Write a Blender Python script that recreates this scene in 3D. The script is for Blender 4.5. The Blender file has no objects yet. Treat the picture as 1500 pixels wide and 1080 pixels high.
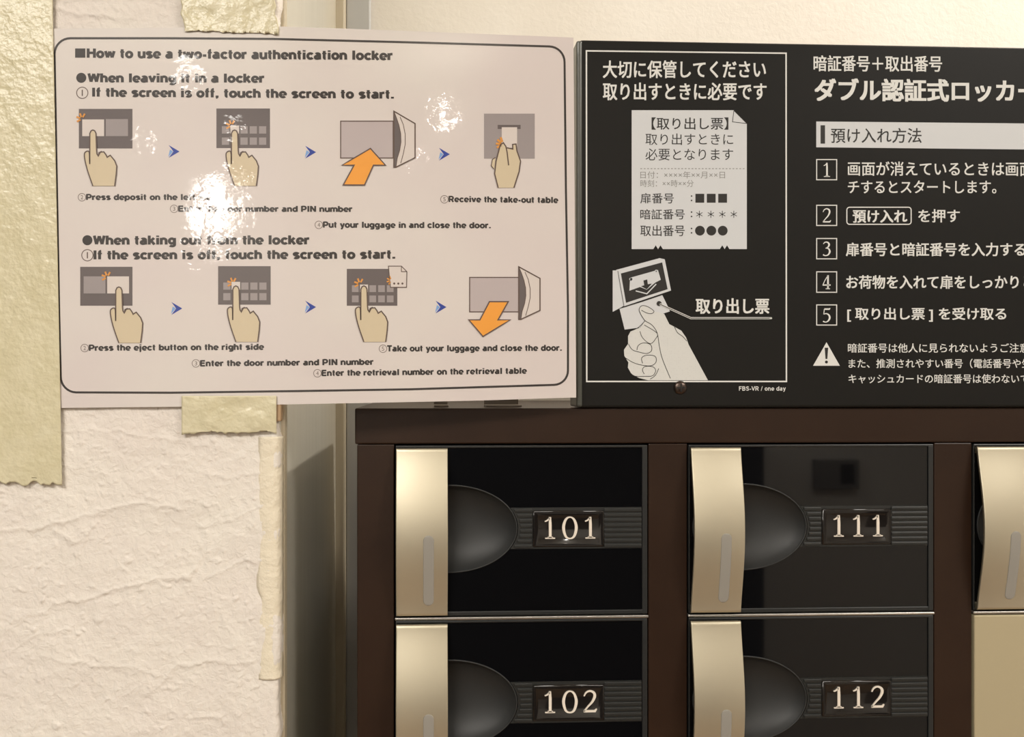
import bpy, bmesh, math, random
import numpy as np
from mathutils import Vector, geometry

random.seed(4)
RNG = np.random.RandomState(11)
sc = bpy.context.scene
COL = sc.collection

# ------------------------------------------------------------------ camera
F, CX, CY = 1300.0, 677.0, 565.0          # focal length and principal point of the 1500x1080 photograph
YAW = math.radians(2.5)
CAM = Vector((0.0, -0.52, 1.45))
cd = bpy.data.cameras.new('camera'); cam = bpy.data.objects.new('camera', cd); COL.objects.link(cam)
cam.location = CAM; cam.rotation_euler = (math.pi / 2, 0, -YAW)
cd.sensor_width = 36; cd.lens = F / 1500 * 36
cd.shift_x = (750 - CX) / 1500; cd.shift_y = (CY - 540) / 1500
cd.clip_start = 0.01
sc.camera = cam
sc.view_settings.view_transform = 'Standard'; sc.view_settings.look = 'None'
sc.view_settings.gamma = 1; sc.view_settings.use_curve_mapping = False
sc.view_settings.exposure = -0.40

# ------------------------------------------------------------------ world and lights
w = bpy.data.worlds.new('world'); sc.world = w; w.use_nodes = True
w.node_tree.nodes['Background'].inputs[0].default_value = (1.0, 0.9, 0.78, 1)
w.node_tree.nodes['Background'].inputs[1].default_value = 0.05

def lamp(name, kind, loc, power, col, size=0.1, target=None, size_y=None):
    l = bpy.data.lights.new(name, kind); l.energy = power; l.color = col
    if kind == 'AREA':
        l.shape = 'RECTANGLE'; l.size = size; l.size_y = size_y or size
    else:
        l.shadow_soft_size = size
    o = bpy.data.objects.new(name, l); COL.objects.link(o); o.location = loc
    if target is not None:
        o.rotation_euler = (Vector(target) - Vector(loc)).to_track_quat('-Z', 'Y').to_euler()
    return o
WARM = (1.0, 0.93, 0.84)
lamp('downlight_near', 'AREA', (0.95, 0.11, 2.36), 14.0, WARM, 0.05, (-0.05, 0.2, 1.4))
lamp('ceiling_light', 'AREA', (-0.7, -1.5, 2.37), 46.0, (1.0, 0.955, 0.89), 0.9, (-0.7, -1.5, 0.0), 0.5)
lamp('ceiling_light', 'AREA', (1.3, -1.2, 2.37), 28.0, (1.0, 0.955, 0.89), 0.6, (1.0, -1.2, 0.0), 0.5)
lamp('glare_bulb', 'POINT', (-0.57, -2.02, 1.94), 11.0, (1.0, 0.95, 0.88), 0.075)
lamp('glare_bulb', 'POINT', (0.49, -2.0, 2.22), 6.0, (1.0, 0.95, 0.88), 0.03)  # extra bulb added to give the notice film its right-hand glints

# ------------------------------------------------------------------ pixel -> point on a plane of the place
def ray(px, py):
    c = Vector(((px - CX) / F, 1.0, -(py - CY) / F))
    return Vector((c.x * math.cos(YAW) + c.y * math.sin(YAW), -c.x * math.sin(YAW) + c.y * math.cos(YAW), c.z))
def P(px, py, Y=0.0):
    r = ray(px, py); t = (Y - CAM.y) / r.y
    return CAM + r * t
def XX(px, Y=0.0): return P(px, 720, Y).x
def ZZ(py, Y=0.0, px=760): return P(px, py, Y).z

# ------------------------------------------------------------------ materials
def mat(name, col, rough=0.5, metal=0.0, spec=0.5, coat=0.0, coat_rough=0.05):
    m = bpy.data.materials.new(name); m.use_nodes = True
    b = m.node_tree.nodes['Principled BSDF']
    b.inputs['Base Color'].default_value = (*col, 1); b.inputs['Roughness'].default_value = rough
    b.inputs['Metallic'].default_value = metal; b.inputs['Specular IOR Level'].default_value = spec
    b.inputs['Coat Weight'].default_value = coat; b.inputs['Coat Roughness'].default_value = coat_rough
    return m
def S(r, g, b):
    f = lambda c: (c / 255) / 12.92 if c / 255 <= 0.04045 else ((c / 255 + 0.055) / 1.055) ** 2.4
    return (f(r), f(g), f(b))
def nd(m, t, **k):
    n = m.node_tree.nodes.new(t)
    for a, v in k.items():
        if a in n.inputs: n.inputs[a].default_value = v
        else: setattr(n, a, v)
    return n
def lk(m, a, b): m.node_tree.links.new(a, b)
def pos(m, scale=(1, 1, 1)):
    g = nd(m, 'ShaderNodeNewGeometry'); mp = nd(m, 'ShaderNodeMapping')
    mp.inputs['Scale'].default_value = scale; lk(m, g.outputs['Position'], mp.inputs['Vector'])
    return mp.outputs['Vector']
def noise(m, vec, scale, detail=4, rough=0.5, dist=0.0):
    n = nd(m, 'ShaderNodeTexNoise'); n.inputs['Scale'].default_value = scale
    n.inputs['Detail'].default_value = detail; n.inputs['Roughness'].default_value = rough
    n.inputs['Distortion'].default_value = dist
    lk(m, vec, n.inputs['Vector']); return n.outputs['Fac']
def ramp(m, fac, a, ca, b, cb):
    r = nd(m, 'ShaderNodeValToRGB'); e = r.color_ramp.elements
    e[0].position = a; e[0].color = (*ca, 1); e[1].position = b; e[1].color = (*cb, 1)
    lk(m, fac, r.inputs['Fac']); return r.outputs['Color']
def bump(m, h, dist, strength=1.0, to='Normal', prev=None):
    b = nd(m, 'ShaderNodeBump'); b.inputs['Strength'].default_value = strength; b.inputs['Distance'].default_value = dist
    lk(m, h, b.inputs['Height'])
    if prev is not None: lk(m, prev, b.inputs['Normal'])
    lk(m, b.outputs['Normal'], m.node_tree.nodes['Principled BSDF'].inputs[to]); return b.outputs['Normal']
def base(m, c): lk(m, c, m.node_tree.nodes['Principled BSDF'].inputs['Base Color'])

# plaster
M_PLASTER = mat('plaster', (0.74, 0.69, 0.60), 0.62, spec=0.35)
v = pos(M_PLASTER)
base(M_PLASTER, ramp(M_PLASTER, noise(M_PLASTER, v, 14, 5, 0.6), 0.3, (0.77, 0.70, 0.64), 0.7, (0.82, 0.77, 0.69)))
n1 = bump(M_PLASTER, noise(M_PLASTER, v, 260, 5, 0.6, 0.4), 0.0011, 0.8)
M_WALL = mat('painted_wall', (0.76, 0.71, 0.61), 0.55, spec=0.35)
v = pos(M_WALL)
base(M_WALL, ramp(M_WALL, noise(M_WALL, v, 9, 4, 0.5), 0.35, (0.78, 0.73, 0.65), 0.7, (0.83, 0.79, 0.72)))
bump(M_WALL, noise(M_WALL, v, 160, 4, 0.6, 0.3), 0.0005, 0.7)

# laminate: print and paper share one wavy clear film
CRINKLES = [(322, 318, 75, .05), (278, 113, 34, .28), (212, 205, 30, .28), (345, 186, 26, .28), (652, 158, 40, .34), (614, 238, 34, .40), (748, 54, 18, .5), (345, 268, 40, .15), (300, 370, 50, .12)]
def film(name, col, rough=0.45):
    m = mat(name, col, rough, spec=0.3, coat=1.0, coat_rough=0.035)
    v = pos(m)
    a = noise(m, v, 12, 1, 0.4); b = noise(m, v, 330, 3, 0.65, 0.8)
    n = bump(m, a, 0.0006, 1.0, 'Coat Normal')
    # the film is crinkled in a few patches
    acc = None
    for px, py, rad, amp in CRINKLES:
        c = P(px, py, -0.03)
        dn = nd(m, 'ShaderNodeVectorMath'); dn.operation = 'DISTANCE'; lk(m, v, dn.inputs[0]); dn.inputs[1].default_value = (c.x, -0.03, c.z)
        r = nd(m, 'ShaderNodeMapRange'); r.interpolation_type = 'SMOOTHSTEP'
        for k_, q in (('From Min', rad * .0004), ('From Max', 0.0), ('To Min', 0.0), ('To Max', amp)): r.inputs[k_].default_value = q
        lk(m, dn.outputs['Value'], r.inputs['Value'])
        if acc is None: acc = r.outputs[0]
        else:
            x = nd(m, 'ShaderNodeMath'); x.operation = 'MAXIMUM'; lk(m, acc, x.inputs[0]); lk(m, r.outputs[0], x.inputs[1]); acc = x.outputs[0]
    brk = nd(m, 'ShaderNodeMapRange'); brk.inputs['From Min'].default_value = 0.46; brk.inputs['From Max'].default_value = 0.60; brk.inputs['To Min'].default_value = 0.15
    lk(m, noise(m, v, 130, 2, 0.5), brk.inputs['Value'])
    m0 = nd(m, 'ShaderNodeMath'); m0.operation = 'MULTIPLY'; lk(m, brk.outputs[0], m0.inputs[0]); lk(m, acc, m0.inputs[1])
    mul = nd(m, 'ShaderNodeMath'); mul.operation = 'MULTIPLY'; lk(m, b, mul.inputs[0]); lk(m, m0.outputs[0], mul.inputs[1])
    bump(m, mul.outputs[0], 0.0022, 1.0, 'Coat Normal', n)
    return m
M_PAPER = film('laminated_paper', (0.68, 0.61, 0.575))
v = pos(M_PAPER)
base(M_PAPER, ramp(M_PAPER, noise(M_PAPER, v, 9, 3, 0.5), 0.35, (0.66, 0.59, 0.57), 0.65, (0.69, 0.645, 0.60)))
M_INK = film('ink_dark', S(36, 28, 26)); M_INKSOFT = film('ink_soft', S(118, 104, 98))
M_SCR = film('print_screen_grey', S(94, 84, 84)); M_MID = film('print_mid_grey', S(150, 141, 141))
M_LITE = film('print_light', S(212, 202, 196)); M_BOX = film('print_box_grey', S(182, 170, 170))
M_SKIN = film('print_skin', S(206, 190, 160)); M_LINE = film('print_outline', S(88, 68, 60))
M_ORANGE = film('print_orange', S(236, 156, 48)); M_SPARK = film('print_spark', S(215, 145, 60))
M_BLUE = film('print_blue', S(14, 52, 150)); M_BLUE2 = film('print_light_blue', S(120, 160, 215))

# masking tape
M_TAPE = mat('masking_tape', S(224, 215, 170), 0.27, spec=0.5)
v = pos(M_TAPE)
base(M_TAPE, ramp(M_TAPE, noise(M_TAPE, v, 60, 4, 0.6), 0.3, S(204, 195, 160), 0.72, S(216, 208, 178)))
n = bump(M_TAPE, noise(M_TAPE, v, 120, 2, 0.5), 0.0003, 1.0)
bump(M_TAPE, noise(M_TAPE, v, 380, 2, 0.5), 0.0004, 1.0, prev=n)

# sign
M_SIGN = mat('sign_black', S(31, 30, 28), 0.42, spec=0.12)
M_SIGNW = mat('sign_white_print', S(222, 222, 218), 0.42, spec=0.3)
M_SIGNG = mat('sign_grey_print', S(208, 210, 212), 0.42, spec=0.3)
M_SIGNB = mat('sign_black_print', S(44, 42, 40), 0.42, spec=0.3)
M_SIGNM = mat('sign_faint_print', S(140, 140, 137), 0.42, spec=0.3)
M_SIGNEDGE = mat('sign_bevel_sheen', S(80, 82, 76), 0.28, spec=0.5)  # lighter grey carries the light reflected by the sign's bevel
M_HATCH = mat('sign_dotted_print', S(205, 205, 202), 0.42, spec=0.3)
v = pos(M_HATCH, (1, 1, 1))
vo = nd(M_HATCH, 'ShaderNodeTexVoronoi'); vo.inputs['Scale'].default_value = 900; vo.inputs['Randomness'].default_value = 0.15
lk(M_HATCH, v, vo.inputs['Vector'])
base(M_HATCH, ramp(M_HATCH, vo.outputs['Distance'], 0.16, S(176, 176, 173), 0.42, S(212, 212, 208)))

# locker
M_BROWN = mat('brown_steel', S(62, 45, 35), 0.36, spec=0.25)
v = pos(M_BROWN)
base(M_BROWN, ramp(M_BROWN, noise(M_BROWN, v, 30, 3, 0.5), 0.3, S(43, 28, 19), 0.75, S(49, 33, 23)))
bump(M_BROWN, noise(M_BROWN, v, 1400, 2), 0.00006, 0.5)
M_BLACK = mat('door_black_plastic', (0.012, 0.012, 0.012), 0.3, spec=0.5)
M_GLOSS = mat('door_gloss_panel', (0.003, 0.003, 0.0035), 0.03, spec=0.5)
M_EDGE = mat('door_edge', (0.018, 0.019, 0.019), 0.35, spec=0.5)
M_GRIP = mat('grip_plastic', (0.022, 0.023, 0.023), 0.5, spec=0.45)
v = pos(M_GRIP); bump(M_GRIP, noise(M_GRIP, v, 2500, 2), 0.00008, 0.5)
M_RIB = mat('ribbed_plastic', (0.018, 0.019, 0.018), 0.4, spec=0.5)
M_PLATE = mat('number_plate_gloss', (0.012, 0.010, 0.009), 0.08, spec=0.5)
M_NUM = mat('numeral_paint', S(232, 222, 208), 0.45)
M_CHAMP = mat('champagne_metal', S(206, 198, 176), 0.44, metal=0.85, spec=0.5)
v = pos(M_CHAMP, (60, 60, 4000)); bump(M_CHAMP, noise(M_CHAMP, v, 1, 2), 0.00004, 0.35)
M_CHAMPFLAT = mat('champagne_paint', S(192, 180, 148), 0.45, metal=0.35, spec=0.5)
M_LED = mat('indicator_window_plastic', S(150, 146, 138), 0.35, spec=0.4)
M_STEEL = mat('shelf_steel', (0.62, 0.60, 0.56), 0.25, metal=0.9)
M_SCREW = mat('screw_steel', (0.08, 0.06, 0.05), 0.3, metal=0.9)
# surroundings
M_SIDE = mat('gloss_grey_paint', S(204, 200, 186), 0.16, spec=0.6)
v = pos(M_SIDE, (1, 1, 0.12)); bump(M_SIDE, noise(M_SIDE, v, 45, 2), 0.0005, 0.35)
M_TRIMG = mat('grey_trim', S(190, 190, 188), 0.3, spec=0.5)
M_TRIMB = mat('beige_trim', S(196, 184, 160), 0.35, spec=0.5)
M_WOOD = mat('brown_edge_strip', S(176, 146, 112), 0.4)
M_FLOOR = mat('wood_floor', (0.2, 0.11, 0.05), 0.4)
v = pos(M_FLOOR, (8, 1, 1)); base(M_FLOOR, ramp(M_FLOOR, noise(M_FLOOR, v, 6, 5), 0.3, (0.20, 0.12, 0.06), 0.7, (0.32, 0.2, 0.11)))
M_CEIL = mat('ceiling_white', (0.8, 0.77, 0.7), 0.7)
M_REAR = mat('rear_wall_paint', (0.72, 0.69, 0.64), 0.7)
M_DARK = mat('mirror_block_black', (0.012, 0.014, 0.02), 0.7)  # black for the added block that the left doors mirror
M_BRACKET = mat('bracket_grey', S(112, 103, 92), 0.4)

# ------------------------------------------------------------------ object helpers
def tag(o, label=None, cat=None, group=None, kind=None):
    if label: o['label'] = label
    if cat: o['category'] = cat
    if group: o['group'] = group
    if kind: o['kind'] = kind
    return o
def link(name, me, m, parent=None, smooth=False):
    o = bpy.data.objects.new(name, me); COL.objects.link(o)
    if m is not None and not me.materials: me.materials.append(m)
    if parent is not None: o.parent = parent; o.matrix_parent_inverse = parent.matrix_basis.inverted()
    if smooth: me.polygons.foreach_set('use_smooth', [True] * len(me.polygons))
    return o
def mesh(name, vs, fs, m, parent=None, smooth=False):
    me = bpy.data.meshes.new(name); me.from_pydata([tuple(v) for v in vs], [], fs); me.update()
    return link(name, me, m, parent, smooth)
def bmobj(name, bm, m, parent=None, smooth=False):
    bmesh.ops.recalc_face_normals(bm, faces=bm.faces)
    me = bpy.data.meshes.new(name); bm.to_mesh(me); bm.free()
    return link(name, me, m, parent, smooth)
def empty(name, loc):
    o = bpy.data.objects.new(name, None); COL.objects.link(o); o.location = loc; o.empty_display_size = 0.02
    return o
def add_box(bm, x0, x1, y0, y1, z0, z1, bev=0.0, seg=2):
    r = bmesh.ops.create_cube(bm, size=1.0)['verts']
    for q in r:
        q.co = Vector((x0 + (q.co.x + .5) * (x1 - x0), y0 + (q.co.y + .5) * (y1 - y0), z0 + (q.co.z + .5) * (z1 - z0)))
    if bev:
        es = list({e for q in r for e in q.link_edges})
        bmesh.ops.bevel(bm, geom=es, offset=bev, segments=seg, affect='EDGES', profile=0.5)
def box(name, x0, x1, y0, y1, z0, z1, m, parent=None, bev=0.0, seg=2):
    bm = bmesh.new(); add_box(bm, x0, x1, y0, y1, z0, z1, bev, seg)
    return bmobj(name, bm, m, parent)

# numpy value noise
LAT = RNG.rand(256, 256) * 2 - 1
def vn(x, y):
    xi = np.floor(x).astype(int); yi = np.floor(y).astype(int)
    fx = x - xi; fy = y - yi
    fx = fx * fx * fx * (fx * (fx * 6 - 15) + 10); fy = fy * fy * fy * (fy * (fy * 6 - 15) + 10)
    g = lambda a, b: LAT[a & 255, b & 255]
    return (g(xi, yi) * (1 - fx) + g(xi + 1, yi) * fx) * (1 - fy) + (g(xi, yi + 1) * (1 - fx) + g(xi + 1, yi + 1) * fx) * fy
def fbm(x, y, f, octv=4, g=0.5):
    s = 0; a = 1.0
    for k in range(octv):
        s = s + a * vn(x * f + 17.3 * k, y * f + 9.1 * k); f *= 2.03; a *= g
    return s
def seg_field(px, py, pts):
    """signed distance-like field to a polyline: returns |d|, side"""
    best = np.full(px.shape, 1e9); side = np.zeros(px.shape)
    for (ax, ay), (bx, by) in zip(pts[:-1], pts[1:]):
        dx, dy = bx - ax, by - ay; L = dx * dx + dy * dy
        t = np.clip(((px - ax) * dx + (py - ay) * dy) / L, 0, 1)
        ex, ey = px - ax - t * dx, py - ay - t * dy
        d = np.hypot(ex, ey); s = np.sign(dx * ey - dy * ex)
        k = d < best; best = np.where(k, d, best); side = np.where(k, s, side)
    return best, side

# ================================================================== SETTING
YP = -0.030                                  # plane of the plaster face of the pillar
XE = XX(409, YP)                             # its right corner
YB = 0.30                                    # wall behind the lockers
# room shell
ZF, ZC = 0.0, 2.40
XL, XR, YR = -1.5, 2.2, -2.6
tag(box('floor', XL, XR, YR, YB, ZF - 0.05, ZF, M_FLOOR), kind='structure')
tag(box('ceiling', XL, XR, YR, YB, ZC, ZC + 0.05, M_CEIL), kind='structure')
tag(box('wall_back', XL, XR, YB, YB + 0.05, ZF, ZC, M_WALL), kind='structure')
tag(box('wall_right', XR, XR + 0.05, YR, YB, ZF, ZC, M_REAR), kind='structure')
tag(box('wall_front', XL, XR, YR - 0.05, YR, ZF, ZC, M_REAR), kind='structure')

# plaster pillar: front face, rounded corner and a little of the return, one displaced skin
def pillar():
    R = 0.0035
    s_front = np.concatenate([np.linspace(XL - XE, -0.30, 10)[:-1], np.linspace(-0.30, -R, 560)])   # distance along the front face
    arc = np.linspace(0, math.pi / 2, 10)[1:]
    back = np.linspace(0, 0.006, 7)[1:]
    zs = np.concatenate([np.linspace(0, 1.14, 12)[:-1], np.linspace(1.14, 1.72, 760), np.linspace(1.72, ZC, 8)[1:]])
    X = np.concatenate([XE + s_front, XE - R + R * np.sin(arc), np.full(len(back), XE)])
    Y = np.concatenate([np.full(len(s_front), YP), YP + R - R * np.cos(arc), YP + R + back])
    NX = np.concatenate([np.zeros(len(s_front)), np.sin(arc), np.ones(len(back))])
    NY = np.concatenate([-np.ones(len(s_front)), -np.cos(arc), np.zeros(len(back))])
    arcl = np.concatenate([s_front, -R + R * arc, -R + R * math.pi / 2 + back])
    A, Z = np.meshgrid(arcl, zs)
    # photograph-scale coordinates used only to place the trowel marks on the wall
    k = (YP - CAM.y) / F
    px = 409 + A / k; py = CY - (Z - CAM.z) / k
    wx = px + 3 * vn(px / 16, py / 16) + 1.5 * vn(px / 5, py / 5); wy = py + 4 * vn(px / 18 + 40, py / 18) + 1.5 * vn(px / 6 + 9, py / 6)
    h = 0.00045 * fbm(px, py, 1 / 60, 3) + 0.00015 * fbm(px, py, 1 / 14, 3, 0.6)
    h += 0.0005 * np.clip(fbm(px, py * 1.6, 1 / 11, 4, 0.6) - 0.55, 0, 1)
    marks = [([(-5, 778), (60, 770), (100, 764), (150, 748), (205, 739), (270, 743)], 1.0, 26),
             ([(88, 775), (112, 789), (133, 785), (148, 764)], .8, 12),
             ([(66, 895), (92, 880), (130, 872), (165, 860), (215, 850), (262, 846), (280, 838), (290, 824)], 1.1, 30),
             ([(100, 962), (140, 968), (185, 972), (232, 984)], .8, 22), ([(235, 998), (262, 974), (300, 965), (372, 970)], .8, 26),
             ([(290, 772), (330, 765), (395, 736)], .6, 20), ([(100, 628), (180, 632), (245, 642), (305, 652)], .6, 18),
             ([(310, 846), (352, 820), (405, 818)], .8, 20), ([(20, 955), (60, 925), (108, 915)], .5, 18),
             ([(205, 1062), (250, 1040), (330, 1052)], .5, 18), ([(0, 690), (60, 712), (112, 690)], .4, 16),
             ([(275, 682), (330, 700), (400, 690)], .6, 18), ([(350, 1000), (362, 960), (385, 930)], .6, 16),
             ([(78, 22), (130, 30), (190, 40)], 1.2, 10), ([(84, 12), (160, 2), (250, -8)], .9, 12)]
    for pts, a, fall in marks:
        d, sd = seg_field(wx, wy, pts)
        h += a * (0.00042 * np.exp(-(d / 3.2) ** 2) + 0.00028 * np.where(sd < 0, np.exp(-d / fall), 0.0))
    for cx, cy, r in [(192, 816, 8), (305, 738, 6), (150, 905, 8), (60, 914, 5), (90, 1056, 5), (52, 970, 4), (245, 1060, 4), (130, 895, 4),
                      (345, 876, 6), (66, 826, 4), (160, 862, 4), (280, 842, 7), (40, 855, 4), (74, 872, 4), (315, 645, 7), (130, 920, 4), (236, 810, 3), (370, 905, 4)]:
        d = np.hypot(wx - cx, (wy - cy) * 1.2)
        h += 0.0009 * np.clip(1 - d / r, 0, 1) ** 0.7
    for q in range(90):
        cx, cy, r = random.uniform(-20, 400), random.uniform(600, 1090), random.uniform(1.5, 3.2)
        h += 0.0006 * np.clip(1 - np.hypot(px - cx, py - cy) / r, 0, 1)
    h += np.where(A > -0.012, 0.0008 * vn(py / 26, px * 0 + 3) * (A + 0.012) / 0.012, 0)
    flat = (py > 36) & (py < 596)           # under the notice the wall is only gently uneven
    h = np.where(flat, h * 0.35, h)
    fade = np.clip((px + 400) / 60, 0, 1) * np.clip((1130 - py) / 30, 0, 1) * np.clip((py + 120) / 30, 0, 1)
    h = h * fade - 0.0004
    VX = X[None, :] + NX[None, :] * h; VY = Y[None, :] + NY[None, :] * h
    nz, nx = A.shape
    vs = np.stack([VX, VY, Z], -1).reshape(-1, 3)
    i = np.arange((nz - 1) * (nx - 1)); r, c = divmod(i, nx - 1)
    a = r * nx + c
    fs = np.stack([a, a + 1, a + 1 + nx, a + nx], -1)
    me = bpy.data.meshes.new('wall_left'); me.from_pydata(vs.tolist(), [], fs.tolist()); me.update()
    return tag(link('wall_left', me, M_PLASTER, smooth=True), kind='structure')
wl = pillar()
box('wall_core', XL, XE - 0.0025, YP + 0.0032, YB, ZF, ZC, M_PLASTER, wl)
# glossy painted return of the pillar, beside the lockers
tag(box('side_panel', XE - 0.003, XE - 0.0006, YP + 0.0085, YB, ZF, ZC, M_SIDE, wl), 'glossy grey painted return beside the lockers')
bm = bmesh.new(); add_box(bm, XE - 0.002, XE + 0.0016, YP + 0.0095, YP + 0.0180, ZF, ZC, 0.0007)
bmobj('edge_bead', bm, M_TRIMB, wl)
# corner trims on the wall behind
x0, x1, x2 = XX(493, YB), XX(506, YB - .012), XX(543, YB - .006)
tag(box('trim_1', x0 - 0.02, x1, YB - 0.012, YB, ZF, ZC, M_TRIMB, None, 0.002), kind='structure')
tag(box('trim_2', x1, x2, YB - 0.006, YB, ZF, ZC, M_TRIMG, None, 0.0015), kind='structure')
# narrow brown strip on the pillar corner, hidden by the notice above
bm = bmesh.new(); add_box(bm, XX(398, YP), XE + 0.0011, YP - 0.0011, YP + 0.006, ZZ(617, YP), ZZ(560, YP), 0.0008)
tag(bmobj('corner_strip', bm, M_WOOD), 'small brown strip end showing under the notice at the pillar corner', 'corner strip')
# opposite wall: dark block added to blacken the doors' reflections, then a mirrored panel
lc = empty('dark_mirror_block', (0.5, YR + .12, 0.0)); tag(lc, 'unseen dark block added along the opposite wall, mirrored black in the left doors', 'reflection block')
box('mirror_block_body', -0.15, 1.12, YR + .002, YR + .25, 0.0, 1.264, M_DARK, lc, 0.003); box('mirror_block_top', -0.16, 1.123, YR + .002, YR + .253, 1.264, 1.284, M_DARK, lc, 0.003)
pw = empty('wall_panel', (1.47, YR, 1.13)); tag(pw, 'small dark panel on the opposite wall, mirrored in door 111', 'panel')
box('panel_body', 1.39, 1.55, YR, YR + 0.03, 1.08, 1.186, mat('panel_grey', (0.2, 0.19, 0.18), 0.5), pw, 0.004)
box('panel_screen', 1.48, 1.53, YR + 0.028, YR + 0.032, 1.10, 1.17, M_GLOSS, pw, 0.001)

# ================================================================== DRAWING TOOLS
_txt = {}
def text_mesh(s, off=0.0, space=1.0):
    if off > 0:                                # heavier weight: the glyph laid over itself a hair apart
        co, fs = text_mesh(s); n = len(co); C_, F_ = [], []
        for k, (dx, dy) in enumerate(((-1, -.7), (1, -.7), (-1, .7), (1, .7), (0, 0))):
            C_.append(co + np.array([dx, dy]) * off); F_ += [tuple(k * n + i for i in f) for f in fs]
        return np.concatenate(C_), F_
    cu = bpy.data.curves.new('t', 'FONT'); cu.body = s; cu.size = 1.0; cu.offset = off; cu.space_character = space
    cu.resolution_u = 3; cu.fill_mode = 'FRONT'
    o = bpy.data.objects.new('t', cu); COL.objects.link(o)
    dg = bpy.context.evaluated_depsgraph_get(); dg.update()
    me = bpy.data.meshes.new_from_object(o.evaluated_get(dg))
    n = len(me.vertices); co = np.empty(n * 3); me.vertices.foreach_get('co', co); co = co.reshape(-1, 3)[:, :2]
    fs = [tuple(p.vertices) for p in me.polygons]
    bpy.data.objects.remove(o); bpy.data.meshes.remove(me); bpy.data.curves.remove(cu)
    return co, fs
def spline(pts, n=6, closed=False):
    if len(pts) < 3: return list(pts)
    out = []; N = len(pts)
    rng = range(N) if closed else range(N - 1)
    for i in rng:
        g = (lambda j: pts[j % N]) if closed else (lambda j: pts[max(0, min(N - 1, j))])
        p0, p1, p2, p3 = g(i - 1), g(i), g(i + 1), g(i + 2)
        for k in range(n):
            t = k / n
            out.append(tuple(0.5 * (2 * b + (c - a) * t + (2 * a - 5 * b + 4 * c - d) * t * t + (3 * b - a - 3 * c + d) * t ** 3)
                             for a, b, c, d in zip(p0, p1, p2, p3)))
    if not closed: out.append(tuple(pts[-1]))
    return out
def strip(pts, width, closed=False, maxlen=12):
    """ribbon along a polyline, widths may vary: returns verts, quads in drawing units"""
    q = []
    pts = [tuple(p) for p in pts]
    N = len(pts)
    for i in range(N if closed else N - 1):
        a, b = pts[i], pts[(i + 1) % N]
        L = math.hypot(b[0] - a[0], b[1] - a[1]); k = max(1, int(L / maxlen))
        for j in range(k): q.append(tuple(a[c] + (b[c] - a[c]) * j / k for c in range(len(a))))
    if not closed: q.append(pts[-1])
    n = len(q); vs = []
    for i, p in enumerate(q):
        a = q[i - 1] if (i or closed) else q[0]; b = q[(i + 1) % n] if (i < n - 1 or closed) else q[-1]
        d1 = Vector((p[0] - a[0], p[1] - a[1])); d2 = Vector((b[0] - p[0], b[1] - p[1]))
        if d1.length < 1e-9: d1 = d2
        if d2.length < 1e-9: d2 = d1
        d1.normalize(); d2.normalize(); t = d1 + d2
        if t.length < 1e-6: t = d2
        t.normalize(); w = (p[2] if len(p) > 2 else width) / 2
        w /= max(0.5, abs(t.dot(d2)))
        nn = Vector((-t.y, t.x)) * w
        vs += [(p[0] + nn.x, p[1] + nn.y), (p[0] - nn.x, p[1] - nn.y)]
    fs = [(2 * i, 2 * i + 1, (2 * i + 3) % (2 * n), (2 * i + 2) % (2 * n)) for i in range(n if closed else n - 1)]
    return vs, fs
def rrect(x0, y0, x1, y1, r, n=6):
    o = []
    for cx, cy, a in ((x1 - r, y0 + r, -90), (x1 - r, y1 - r, 0), (x0 + r, y1 - r, 90), (x0 + r, y0 + r, 180)):
        for k in range(n + 1):
            t = math.radians(a + 90 * k / n); o.append((cx + r * math.cos(t), cy + r * math.sin(t)))
    return o
def ell(cx, cy, a, b=None, n=24, rot=0):
    b = b or a; c, s = math.cos(rot), math.sin(rot)
    return [(cx + a * math.cos(t) * c - b * math.sin(t) * s, cy + a * math.cos(t) * s + b * math.sin(t) * c) for t in [2 * math.pi * k / n for k in range(n)]]
def _E(cx, cy, rx, ry, a0, a1, n=14):
    return [(cx + rx * math.cos(math.radians(a0 + (a1 - a0) * k / n)), cy + ry * math.sin(math.radians(a0 + (a1 - a0) * k / n))) for k in range(n + 1)]
_w = 0.20
_O = [_E(.36, .37, .25, .285, 0, 360, 24)]
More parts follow.
